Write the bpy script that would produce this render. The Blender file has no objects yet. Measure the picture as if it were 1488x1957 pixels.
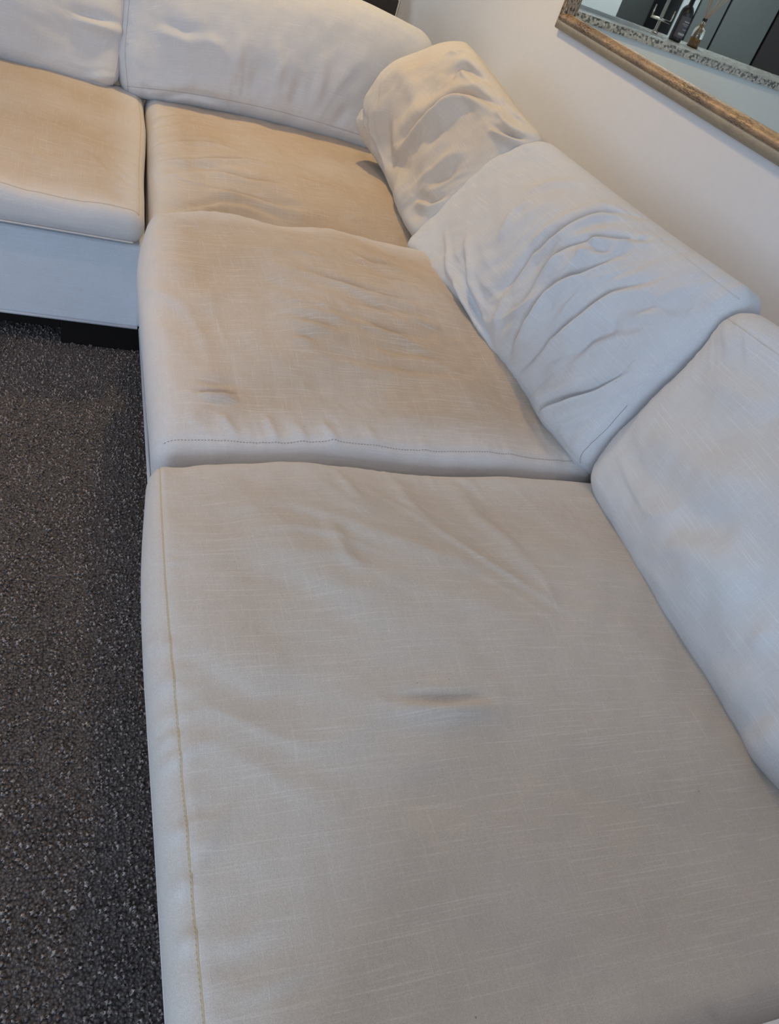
import bpy, bmesh, math, random
import numpy as np
from mathutils import Vector, Matrix
random.seed(4); np.random.seed(4)
S = bpy.context.scene
COL = S.collection

# ---------------------------------------------------------------- camera
cam_d = bpy.data.cameras.new('camera'); cam = bpy.data.objects.new('camera', cam_d); COL.objects.link(cam)
cam_d.sensor_fit = 'VERTICAL'; cam_d.sensor_height = 24.0; cam_d.lens = 24.0*1450.716/1957.0
cam_d.clip_start = 0.02
cam.matrix_world = Matrix(((0.920856, -0.040921, -0.387750, 0.000), (-0.255986, 0.686676, -0.680402, 0.000), (0.294101, 0.725811, 0.621854, 1.300), (0, 0, 0, 1)))
S.camera = cam

# ---------------------------------------------------------------- world, lights, exposure
W = bpy.data.worlds.new('world'); S.world = W; W.use_nodes = True
W.node_tree.nodes['Background'].inputs[0].default_value = (0.72, 0.82, 1.0, 1)
W.node_tree.nodes['Background'].inputs[1].default_value = 0.12
S.view_settings.view_transform = 'Standard'; S.view_settings.look = 'None'
S.view_settings.gamma = 1.0; S.view_settings.use_curve_mapping = False
S.view_settings.exposure = 0.0
def area(name, loc, target, size, power, color, size_y=None, shape=None, spread=180):
    d = bpy.data.lights.new(name, 'AREA'); d.energy = power; d.color = color
    d.shape = shape or ('RECTANGLE' if size_y else 'SQUARE'); d.size = size
    if size_y: d.size_y = size_y
    d.spread = math.radians(spread)
    o = bpy.data.objects.new(name, d); COL.objects.link(o); o.location = loc
    o.rotation_euler = (Vector(target)-Vector(loc)).to_track_quat('-Z', 'Y').to_euler()
    return o
COOL = (0.70, 0.83, 1.0); WARM = (1.0, 0.66, 0.36)
area('terrace_daylight', (-1.2, -2.45, 1.4), (0.0, 1.6, 0.5), 1.2, 62, (0.62, 0.79, 1.0), 1.2)
area('window_daylight', (-3.08, 1.2, 1.25), (0.8, 1.5, 0.6), 1.6, 17, (0.62, 0.79, 1.0), 1.2)
area('ceiling_spot_corner', (0.50, 3.2, 2.40), (0.5, 2.8, 0.4), 0.14, 17, (1.0, 0.68, 0.27), shape='DISK')
area('ceiling_spot_middle', (0.30, 1.9, 2.40), (0.3, 1.9, 0.4), 0.14, 4.2, (1.0, 0.62, 0.40), shape='DISK')
area('ceiling_spot_left', (-0.85, 1.35, 2.40), (-0.85, 1.35, 0.0), 0.14, 3.0, (1.0, 0.66, 0.42), shape='DISK', spread=70)
area('kitchen_fill', (-0.9, 5.7, 2.38), (-0.9, 5.2, 0.0), 1.2, 30, (0.86, 0.95, 1.0), 0.5)  # unseen fill added so the mirrored kitchen shows up

# ---------------------------------------------------------------- material helpers
def mat(name):
    m = bpy.data.materials.new(name); m.use_nodes = True; nt = m.node_tree
    return m, nt, nt.nodes, nt.links, nt.nodes['Principled BSDF']
def node(nt, t, **kw):
    n = nt.nodes.new(t)
    for k, v in kw.items():
        if k in n.inputs: n.inputs[k].default_value = v
        else: setattr(n, k, v)
    return n
def ramp(nt, fac, stops):
    r = nt.nodes.new('ShaderNodeValToRGB'); el = r.color_ramp.elements
    while len(el) < len(stops): el.new(0.5)
    for e, (p, c) in zip(el, stops):
        e.position = p; e.color = (*c, 1) if len(c) == 3 else c
    nt.links.new(fac, r.inputs[0]); return r.outputs[0]
def g(v): return (v, v, v)
def mix(nt, mode, fac, a, b):
    m = nt.nodes.new('ShaderNodeMix'); m.data_type = 'RGBA'; m.blend_type = mode
    for sock, val in ((m.inputs[0], fac), (m.inputs[6], a), (m.inputs[7], b)):
        if isinstance(val, (int, float)): sock.default_value = val
        elif isinstance(val, tuple): sock.default_value = (*val, 1)
        else: nt.links.new(val, sock)
    return m.outputs[2]
def noise(nt, vec, scale, detail=2.0, rough=0.5, vscale=None, dist=0.0):
    if vscale:
        mp = nt.nodes.new('ShaderNodeMapping'); mp.inputs['Scale'].default_value = vscale
        nt.links.new(vec, mp.inputs[0]); vec = mp.outputs[0]
    n = nt.nodes.new('ShaderNodeTexNoise'); n.inputs['Scale'].default_value = scale
    n.inputs['Detail'].default_value = detail; n.inputs['Roughness'].default_value = rough
    n.inputs['Distortion'].default_value = dist
    nt.links.new(vec, n.inputs['Vector']); return n.outputs['Fac']
def bump(nt, h, strength, dist, prev=None):
    b = nt.nodes.new('ShaderNodeBump'); b.inputs['Strength'].default_value = strength; b.inputs['Distance'].default_value = dist
    nt.links.new(h, b.inputs['Height'])
    if prev: nt.links.new(prev, b.inputs['Normal'])
    return b.outputs[0]

def linen(name, base, soil_light, soil_light_amt, use_attr=True, slub=1.0):
    """woven off-white linen; soil = ingrained yellowish grime in patches, plus warm light painted into the cover"""
    m, nt, N, L, P = mat(name)
    if use_attr:
        a = node(nt, 'ShaderNodeAttribute', attribute_name='cloth'); v = a.outputs['Vector']
    else:
        v = nt.nodes.new('ShaderNodeTexCoord').outputs['Object']
    big = noise(nt, v, 2.6, 4, 0.6)
    mask = ramp(nt, big, [(0.22, g(0.25)), (0.72, g(1))])
    mm = nt.nodes.new('ShaderNodeMath'); mm.operation = 'MULTIPLY'; mm.inputs[1].default_value = soil_light_amt
    L.new(mask, mm.inputs[0])
    if use_attr:
        wr = node(nt, 'ShaderNodeAttribute', attribute_name='wear_light'); m2 = nt.nodes.new('ShaderNodeMath'); m2.operation = 'MULTIPLY'
        L.new(mm.outputs[0], m2.inputs[0]); L.new(wr.outputs['Fac'], m2.inputs[1]); mm = m2
    c = mix(nt, 'MIX', mm.outputs[0], base, soil_light)
    med = noise(nt, v, 22, 5, 0.65)
    c = mix(nt, 'MULTIPLY', 1.0, c, ramp(nt, med, [(0.25, g(0.97)), (0.75, g(1.02))]))
    sx = noise(nt, v, 1.0, 2, 0.6, (9, 430, 430)); sy = noise(nt, v, 1.0, 2, 0.6, (460, 12, 460))
    lx = ramp(nt, sx, [(0.55, g(0)), (0.68, g(1))]); ly = ramp(nt, sy, [(0.57, g(0)), (0.72, g(1))])
    c = mix(nt, 'MIX', mul(nt, lx, 0.34*slub), c, tuple(min(1, x*1.22) for x in base))
    c = mix(nt, 'MIX', mul(nt, ly, 0.25*slub), c, tuple(min(1, x*1.18) for x in base))
    fine = noise(nt, v, 900, 2, 0.7)
    c = mix(nt, 'MULTIPLY', 1.0, c, ramp(nt, fine, [(0.30, g(0.86)), (0.70, g(1.10))]))
    # stray lint specks
    vo = node(nt, 'ShaderNodeTexVoronoi', Scale=26.0); L.new(v, vo.inputs['Vector'])
    sp = ramp(nt, vo.outputs['Distance'], [(0.022, g(1)), (0.034, g(0))])
    rnd = ramp(nt, vo.outputs['Color'], [(0.80, g(0)), (0.82, g(1))])
    c = mix(nt, 'MIX', mul2(nt, sp, rnd, 0.55), c, (0.12, 0.07, 0.05))
    L.new(c, P.inputs['Base Color'])
    P.inputs['Roughness'].default_value = 0.92; P.inputs['Specular IOR Level'].default_value = 0.15
    P.inputs['Sheen Weight'].default_value = 0.12; P.inputs['Sheen Roughness'].default_value = 0.5
    h = mix(nt, 'ADD', 1.0, sx, sy)
    b1 = bump(nt, noise(nt, v, 45, 3, 0.6), 0.35, 0.0022)
    b2 = bump(nt, h, 0.30*slub, 0.0009, b1)
    b3 = bump(nt, fine, 0.55, 0.0008, b2)
    L.new(b3, P.inputs['Normal'])
    return m
def mul(nt, a, k):
    m = nt.nodes.new('ShaderNodeMath'); m.operation = 'MULTIPLY'; nt.links.new(a, m.inputs[0]); m.inputs[1].default_value = k; return m.outputs[0]
def mul2(nt, a, b, k):
    m = nt.nodes.new('ShaderNodeMath'); m.operation = 'MULTIPLY'; nt.links.new(a, m.inputs[0]); nt.links.new(b, m.inputs[1]); return mul(nt, m.outputs[0], k)

BASE = (0.665, 0.620, 0.585); SOIL_LIGHT = (0.63, 0.52, 0.42)
M_SEAT = linen('linen_seat', BASE, (0.585, 0.515, 0.45), 1.0)
M_SEATW = linen('linen_seat_worn_lit', (0.70, 0.67, 0.66), (0.58, 0.47, 0.365), 1.25)  # tan is part grime, part warm overhead light painted in
M_BACK = linen('linen_back', (0.69, 0.71, 0.75), SOIL_LIGHT, 0.22, slub=1.2)
M_BACKW = linen('linen_back_warm_lit', (0.69, 0.65, 0.60), (0.62, 0.48, 0.34), 0.6)  # warm lamp light painted into the corner cushion's cloth colour
M_BASE = linen('linen_frame', (0.70, 0.74, 0.81), (0.66, 0.67, 0.71), 0.2, use_attr=False, slub=0.6)
def plain(name, col, rough=0.6, metal=0.0, bumps=None, spec=0.5):
    m, nt, N, L, P = mat(name)
    P.inputs['Base Color'].default_value = (*col, 1); P.inputs['Roughness'].default_value = rough
    P.inputs['Metallic'].default_value = metal; P.inputs['Specular IOR Level'].default_value = spec
    v = nt.nodes.new('ShaderNodeTexCoord').outputs['Object']
    n = noise(nt, v, 35, 3, 0.6)
    L.new(mix(nt, 'MULTIPLY', 1.0, (col[0], col[1], col[2]), ramp(nt, n, [(0.3, g(0.985)), (0.7, g(1.01))])), P.inputs['Base Color'])
    if bumps: L.new(bump(nt, noise(nt, v, bumps[0], 3, 0.6), bumps[1], bumps[2]), P.inputs['Normal'])
    return m
M_THREAD = plain('thread_yellow', (0.60, 0.50, 0.36), 0.9)
M_THREADW = plain('thread_pale', (0.66, 0.62, 0.60), 0.9)
M_THREADD = plain('thread_grey', (0.42, 0.36, 0.33), 0.9)
M_WALL = plain('wall_paint', (0.80, 0.80, 0.83), 0.75, bumps=(420, 0.05, 0.001))
M_CEIL = plain('ceiling_paint', (0.85, 0.84, 0.82), 0.9)
M_WOOD = plain('dark_wood', (0.010, 0.008, 0.008), 0.55, bumps=(60, 0.1, 0.001), spec=0.2)
M_BLACK = plain('black_plastic', (0.012, 0.011, 0.014), 0.35)
M_WHITE = plain('white_panel', (0.88, 0.90, 0.89), 0.4)
M_STEEL = plain('brushed_steel', (0.62, 0.60, 0.56), 0.22, 1.0)
M_CAB = plain('grey_cabinet', (0.20, 0.215, 0.205), 0.38)
M_CABD = plain('brown_cabinet', (0.055, 0.045, 0.042), 0.5)
M_PALE = plain('pale_cabinet', (0.72, 0.76, 0.76), 0.4)
M_SPLASH = plain('dark_splashback', (0.10, 0.105, 0.10), 0.18)
M_CORK = plain('oil', (0.30, 0.15, 0.05), 0.2)
M_REED = plain('reed', (0.45, 0.26, 0.15), 0.8)
M_LABEL = plain('bottle_label', (0.10, 0.10, 0.13), 0.7)
M_PRINT = plain('label_print', (0.42, 0.42, 0.46), 0.7)

def carpet_mat():
    m, nt, N, L, P = mat('carpet_pile')
    v = nt.nodes.new('ShaderNodeTexCoord').outputs['Object']
    vo = node(nt, 'ShaderNodeTexVoronoi', Scale=210.0); 
    w = mix(nt, 'ADD', 1.0, v, mul_vec(nt, v, 40, 0.006)); L.new(w, vo.inputs['Vector'])
    n1 = noise(nt, v, 330, 3, 0.7); n2 = noise(nt, v, 9, 4, 0.6)
    c = ramp(nt, vo.outputs['Distance'], [(0.0, (0.200, 0.180, 0.172)), (0.45, (0.105, 0.094, 0.092)), (0.85, (0.030, 0.027, 0.028))])
    c = mix(nt, 'MULTIPLY', 1.0, c, ramp(nt, n1, [(0.28, g(0.45)), (0.72, g(1.5))]))
    c = mix(nt, 'MULTIPLY', 1.0, c, ramp(nt, n2, [(0.3, g(0.82)), (0.7, g(1.15))]))
    L.new(c, P.inputs['Base Color']); P.inputs['Roughness'].default_value = 1.0; P.inputs['Specular IOR Level'].default_value = 0.05
    P.inputs['Sheen Weight'].default_value = 0.15
    inv = nt.nodes.new('ShaderNodeMath'); inv.operation = 'SUBTRACT'; inv.inputs[0].default_value = 1.0; L.new(vo.outputs['Distance'], inv.inputs[1])
    L.new(bump(nt, n1, 0.6, 0.003, bump(nt, inv.outputs[0], 0.8, 0.004)), P.inputs['Normal'])
    return m
def mul_vec(nt, v, scale, amt):
    n = nt.nodes.new('ShaderNodeTexNoise'); n.inputs['Scale'].default_value = scale; nt.links.new(v, n.inputs['Vector'])
    m = nt.nodes.new('ShaderNodeVectorMath'); m.operation = 'SCALE'; m.inputs['Scale'].default_value = amt
    nt.links.new(n.outputs['Color'], m.inputs[0]); return m.outputs[0]
M_CARPET = carpet_mat()
def tuft_mat():
    m, nt, N, L, P = mat('carpet_tuft')
    v = node(nt, 'ShaderNodeAttribute', attribute_name='tone').outputs['Fac']
    L.new(ramp(nt, v, [(0.0, (0.070, 0.060, 0.058)), (0.5, (0.20, 0.172, 0.165)), (1.0, (0.50, 0.44, 0.42))]), P.inputs['Base Color'])
    P.inputs['Roughness'].default_value = 1.0; P.inputs['Specular IOR Level'].default_value = 0.05; P.inputs['Sheen Weight'].default_value = 0.2
    return m
M_TUFT = tuft_mat()
def granite():
    m, nt, N, L, P = mat('granite')
    v = nt.nodes.new('ShaderNodeTexCoord').outputs['Object']
    vo = node(nt, 'ShaderNodeTexVoronoi', Scale=75.0); L.new(v, vo.inputs['Vector'])
    r = ramp(nt, vo.outputs['Color'], [(0.0, (0.05, 0.05, 0.045)), (0.35, (0.16, 0.155, 0.14)), (0.5, (0.42, 0.40, 0.36)), (0.9, (0.62, 0.60, 0.55))])
    L.new(mix(nt, 'MULTIPLY', 1.0, r, ramp(nt, noise(nt, v, 160, 3, 0.7), [(0.3, g(0.5)), (0.6, g(1.2))])), P.inputs['Base Color'])
    P.inputs['Roughness'].default_value = 0.3
    return m
M_GRAN = granite()
def frame_mat(name, c1, c2, dark, amt, metal, sc=(160, 75, 420)):
    m, nt, N, L, P = mat(name)
    v = nt.nodes.new('ShaderNodeTexCoord').outputs['Object']
    n1 = noise(nt, v, 14, 4, 0.6); n2 = noise(nt, v, 1.0, 5, 0.75, sc); n3 = noise(nt, v, 6, 3, 0.5)
    c = mix(nt, 'MIX', ramp(nt, n1, [(0.35, g(0)), (0.65, g(1))]), c1, c2)
    k = nt.nodes.new('ShaderNodeMath'); k.operation = 'MULTIPLY'
    L.new(ramp(nt, n2, [(0.46, g(0)), (0.56, g(1))]), k.inputs[0]); L.new(ramp(nt, n3, [(0.35, g(0.15)), (0.6, g(1))]), k.inputs[1])
    c = mix(nt, 'MIX', mul(nt, k.outputs[0], amt), c, dark)
    L.new(c, P.inputs['Base Color']); P.inputs['Metallic'].default_value = metal; P.inputs['Roughness'].default_value = 0.5
    L.new(bump(nt, n2, 0.3, 0.001), P.inputs['Normal'])
    return m
M_FOUT = frame_mat('frame_champagne', (0.44, 0.38, 0.30), (0.38, 0.34, 0.28), (0.14, 0.10, 0.07), 0.35, 0.3)
M_FIN = frame_mat('frame_gold', (0.50, 0.35, 0.22), (0.30, 0.22, 0.16), (0.045, 0.03, 0.024), 1.0, 0.35)
M_FOUTV = frame_mat('frame_champagne_upright', (0.44, 0.38, 0.30), (0.38, 0.34, 0.28), (0.14, 0.10, 0.07), 0.35, 0.3, (160, 420, 60))
M_FINV = frame_mat('frame_gold_upright', (0.50, 0.35, 0.22), (0.30, 0.22, 0.16), (0.045, 0.03, 0.024), 1.0, 0.35, (160, 420, 60))
def mirror_mat():
    m, nt, N, L, P = mat('mirror_glass')
    P.inputs['Base Color'].default_value = (0.84, 0.90, 0.885, 1); P.inputs['Metallic'].default_value = 1.0; P.inputs['Roughness'].default_value = 0.012
    return m
M_MIRROR = mirror_mat()
def glass_mat():
    m, nt, N, L, P = mat('clear_glass')
    P.inputs['Base Color'].default_value = (0.92, 0.96, 0.94, 1); P.inputs['Roughness'].default_value = 0.03; P.inputs['Transmission Weight'].default_value = 1.0
    return m
M_GLASS = glass_mat()

# ---------------------------------------------------------------- object helpers
def empty(name, loc, label, cat, group=None):
    o = bpy.data.objects.new(name, None); COL.objects.link(o); o.location = loc; o.empty_display_size = 0.1
    tag(o, label, cat, group); return o
def tag(o, label, cat, group=None):
    o['label'] = label; o['category'] = cat
    if group: o['group'] = group
    return o
def link(name, me, mats, parent=None, smooth=True, kind=None, label=None):
    if not isinstance(mats, (list, tuple)): mats = [mats]
    for mm in mats: me.materials.append(mm)
    if smooth:
        me.polygons.foreach_set('use_smooth', [True]*len(me.polygons))
    o = bpy.data.objects.new(name, me); COL.objects.link(o)
    if parent:
        o.parent = parent
        p = Vector((0, 0, 0)); q = parent
        while q: p += q.location; q = q.parent
        me.transform(Matrix.Translation(-p))
    if kind: o['kind'] = kind
    if label: o['label'] = label
    return o
def box_bm(bm, lo, hi, bev=0.0, seg=2):
    r = bmesh.ops.create_cube(bm, size=1.0)
    for v in r['verts']:
        v.co = Vector([lo[i]+(v.co[i]+0.5)*(hi[i]-lo[i]) for i in range(3)])
    if bev:
        es = list({e for v in r['verts'] for e in v.link_edges})
        bmesh.ops.bevel(bm, geom=es, offset=bev, segments=seg, affect='EDGES', profile=0.5)
def box(name, lo, hi, m, parent=None, bev=0.0, kind=None, label=None, seg=2):
    bm = bmesh.new(); box_bm(bm, lo, hi, bev, seg); me = bpy.data.meshes.new(name); bm.to_mesh(me); bm.free()
    return link(name, me, m, parent, smooth=False if not bev else True, kind=kind, label=label) if not bev else _auto(link(name, me, m, parent, True, kind, label))
def _auto(o):
    o.data.polygons.foreach_set('use_smooth', [False]*len(o.data.polygons)); return o
def tube_mesh(paths, r, n=6, caps=True, radii=None):
    V = []; F = []
    for path in paths:
        P = [Vector(p) for p in path]; k = len(P); base = len(V)
        up = Vector((0.13, 0.21, 1)).normalized()
        for i, p in enumerate(P):
            t = (P[min(i+1, k-1)]-P[max(i-1, 0)]).normalized()
            a = t.cross(up)
            if a.length < 1e-3: a = t.cross(Vector((1, 0, 0)))
            a.normalize(); b = t.cross(a)
            rr = radii[i] if radii else r
            for j in range(n):
                an = 2*math.pi*j/n; V.append(p+a*(rr*math.cos(an))+b*(rr*math.sin(an)))
        for i in range(k-1):
            for j in range(n):
                F.append((base+i*n+j, base+i*n+(j+1) % n, base+(i+1)*n+(j+1) % n, base+(i+1)*n+j))
        if caps:
            F.append(tuple(base+j for j in range(n))[::-1]); F.append(tuple(base+(k-1)*n+j for j in range(n)))
    me = bpy.data.meshes.new('tube'); me.from_pydata([tuple(v) for v in V], [], F); me.update(); return me
def lathe(profile, n=24, center=(0, 0, 0)):
    V = []; F = []
    for (r, z) in profile:
        for j in range(n):
            a = 2*math.pi*j/n; V.append((center[0]+r*math.cos(a), center[1]+r*math.sin(a), center[2]+z))
    for i in range(len(profile)-1):
        for j in range(n):
            F.append((i*n+j, i*n+(j+1) % n, (i+1)*n+(j+1) % n, (i+1)*n+j))
    F.append(tuple(range(n))[::-1]); F.append(tuple((len(profile)-1)*n+j for j in range(n)))
    me = bpy.data.meshes.new('lathe'); me.from_pydata(V, [], F); me.update(); return me

# ---------------------------------------------------------------- room
XW = 1.52
def struct(name, lo, hi, m): return box(name, lo, hi, m, kind='structure')
struct('floor', (-3.1, -2.5, -0.05), (XW+0.1, 6.9, 0.0), M_CARPET)
struct('wall_right', (XW, -2.5, 0.0), (XW+0.1, 6.9, 2.45), M_WALL)
struct('wall_back', (-3.1, 6.8, 0.0), (XW, 6.9, 2.45), M_WALL)
struct('ceiling', (-3.2, -2.6, 2.45), (XW+0.1, 7.0, 2.55), M_CEIL)
def wall_with_hole(name, axis, at, th, lo, hi, h0, h1, z0, z1):
    bm = bmesh.new()
    def b(a0, a1, c0, c1):
        if axis == 'x': box_bm(bm, (at, a0, c0), (at+th, a1, c1))
        else: box_bm(bm, (a0, at, c0), (a1, at+th, c1))
    b(lo, h0, 0, 2.45); b(h1, hi, 0, 2.45); b(h0, h1, 0, z0); b(h0, h1, z1, 2.45)
    me = bpy.data.meshes.new(name); bm.to_mesh(me); bm.free()
    return link(name, me, M_WALL, None, False, 'structure')
wall_with_hole('wall_left', 'x', -3.2, 0.1, -2.6, 6.9, 0.2, 2.6, 0.5, 2.2)
wall_with_hole('wall_front', 'y', -2.6, 0.1, -3.1, XW+0.1, -1.9, -0.5, 0.8, 2.2)
def window(name, axis, at, a0, a1, z0, z1):
    w = bpy.data.objects.new(name, None); COL.objects.link(w); w['kind'] = 'structure'
    bm = bmesh.new()
    def b(p0, p1, q0, q1):
        if axis == 'x': box_bm(bm, (at, p0, q0), (at+0.05, p1, q1))
        else: box_bm(bm, (p0, at, q0), (p1, at+0.05, q1))
    f = 0.05; mid = (a0+a1)/2
    b(a0, a1, z0, z0+f); b(a0, a1, z1-f, z1); b(a0, a0+f, z0+f, z1-f); b(a1-f, a1, z0+f, z1-f); b(mid-f/2, mid+f/2, z0+f, z1-f)
    me = bpy.data.meshes.new('window_frame'); bm.to_mesh(me); bm.free(); link('window_frame', me, M_WHITE, w, False)
window('window_1', 'x', -3.17, 0.2, 2.6, 0.5, 2.2)
window('window_2', 'y', -2.58, -1.9, -0.5, 0.8, 2.2)
struct('baseboard_right', (XW-0.015, -2.5, 0.0), (XW, 4.6, 0.10), M_WHITE)

# ---------------------------------------------------------------- carpet pile (visible strip of the floor)
def carpet_tufts():
    n = 52000
    x = np.random.uniform(-1.35, 0.30, n); y = np.random.uniform(0.05, 2.45, n)
    k = np.random.rand(n)
    R = np.random.uniform(0.0026, 0.0046, n); ang = np.random.uniform(0, 2*np.pi, n); hgt = np.random.uniform(0.003, 0.008, n)
    lean = np.random.normal(0, 0.0022, (n, 2))
    # each tuft: squat six-sided yarn end, 7 verts
    V = np.zeros((n, 7, 3)); tone = np.random.beta(2.6, 3.0, n)
    for j in range(3):
        a = ang+2*np.pi*j/3
        V[:, j] = np.stack([x+R*np.cos(a), y+R*np.sin(a), np.full(n, -0.001)], 1)
        a2 = a+0.9
        V[:, 3+j] = np.stack([x+lean[:, 0]*0.6+R*0.8*np.cos(a2), y+lean[:, 1]*0.6+R*0.8*np.sin(a2), hgt*0.65], 1)
    V[:, 6] = np.stack([x+lean[:, 0], y+lean[:, 1], hgt], 1)
    tri = []
    for j in range(3):
        jn = (j+1) % 3; tri += [(j, jn, 3+jn), (j, 3+jn, 3+j), (3+j, 3+jn, 6)]
    tri = np.array(tri); F = (np.arange(n)[:, None, None]*7+tri[None]).reshape(-1, 3)
    me = mesh_np('carpet_pile', V.reshape(-1, 3), F)
    at = me.attributes.new('tone', 'FLOAT', 'POINT'); at.data.foreach_set('value', np.repeat(tone, 7).astype(np.float32))
    return me
def mesh_np(name, V, F):
    me = bpy.data.meshes.new(name); k = F.shape[1]
    me.vertices.add(len(V)); me.vertices.foreach_set('co', np.ascontiguousarray(V, np.float32).ravel())
    me.loops.add(F.size); me.loops.foreach_set('vertex_index', F.astype(np.int32).ravel())
    me.polygons.add(len(F)); me.polygons.foreach_set('loop_start', np.arange(0, F.size, k, dtype=np.int32))
    me.polygons.foreach_set('loop_total', np.full(len(F), k, np.int32))
    me.update(calc_edges=True); me.validate(); return me
pile = link('carpet_pile', carpet_tufts(), M_TUFT, bpy.data.objects['floor'], smooth=False, kind='stuff')

# ---------------------------------------------------------------- sofa frame
sofa = empty('sofa_frame', (0.6, 1.2, 0.0), 'L-shaped sofa frame in pale linen with dark block legs beneath the loose cushions', 'sofa')
def base_part(name, lo, hi, bev=0.012): return box(name, lo, hi, M_BASE, sofa, bev=bev, seg=9 if bev > 0.02 else 3)
base_part('base', (0.171, 0.085, 0.085), (1.46, 2.06, 0.288))
base_part('base', (0.172, 2.062, 0.085), (1.46, 3.50, 0.235))
lb = base_part('base', (-1.0, 2.078, 0.085), (0.168, 3.50, 0.338))
base_part('back_frame', (1.30, -0.10, 0.306), (1.46, 3.50, 0.66), 0.03)
base_part('back_frame', (-1.0, 3.32, 0.306), (1.298, 3.50, 0.66), 0.03)
base_part('arm', (0.15, -0.16, 0.085), (1.298, 0.066, 0.64), 0.035)
base_part('arm', (-1.20, 2.06, 0.085), (-1.005, 3.50, 0.60), 0.035)
for pth in ([(-1.0, 2.075, 0.089), (0.160, 2.075, 0.089)], [(0.1675, 0.09, 0.089), (0.1675, 2.07, 0.089)]):
    link('hem', tube_mesh([pth], 0.0045, 6), M_BASE, sofa)
for (x0, x1, y0, y1) in ((-0.045, 0.21, 2.09, 2.20), (-1.15, -0.9, 2.09, 2.20), (0.19, 0.30, 0.02, 0.27), (1.25, 1.36, 0.02, 0.27), (1.25, 1.36, 3.15, 3.38), (-1.15, -0.9, 3.28, 3.38)):
    box('leg', (x0, y0, 0.0), (x1, y1, 0.083), M_WOOD, sofa, bev=0.003)
box('shade_rail', (-0.9, 2.098, 0.045), (-0.047, 2.14, 0.084), M_WOOD, sofa, bev=0.002)  # dark rail added for the shade in the recess under the base
box('shade_rail', (0.20, 0.275, 0.045), (0.24, 3.3, 0.084), M_WOOD, sofa, bev=0.002)

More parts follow.
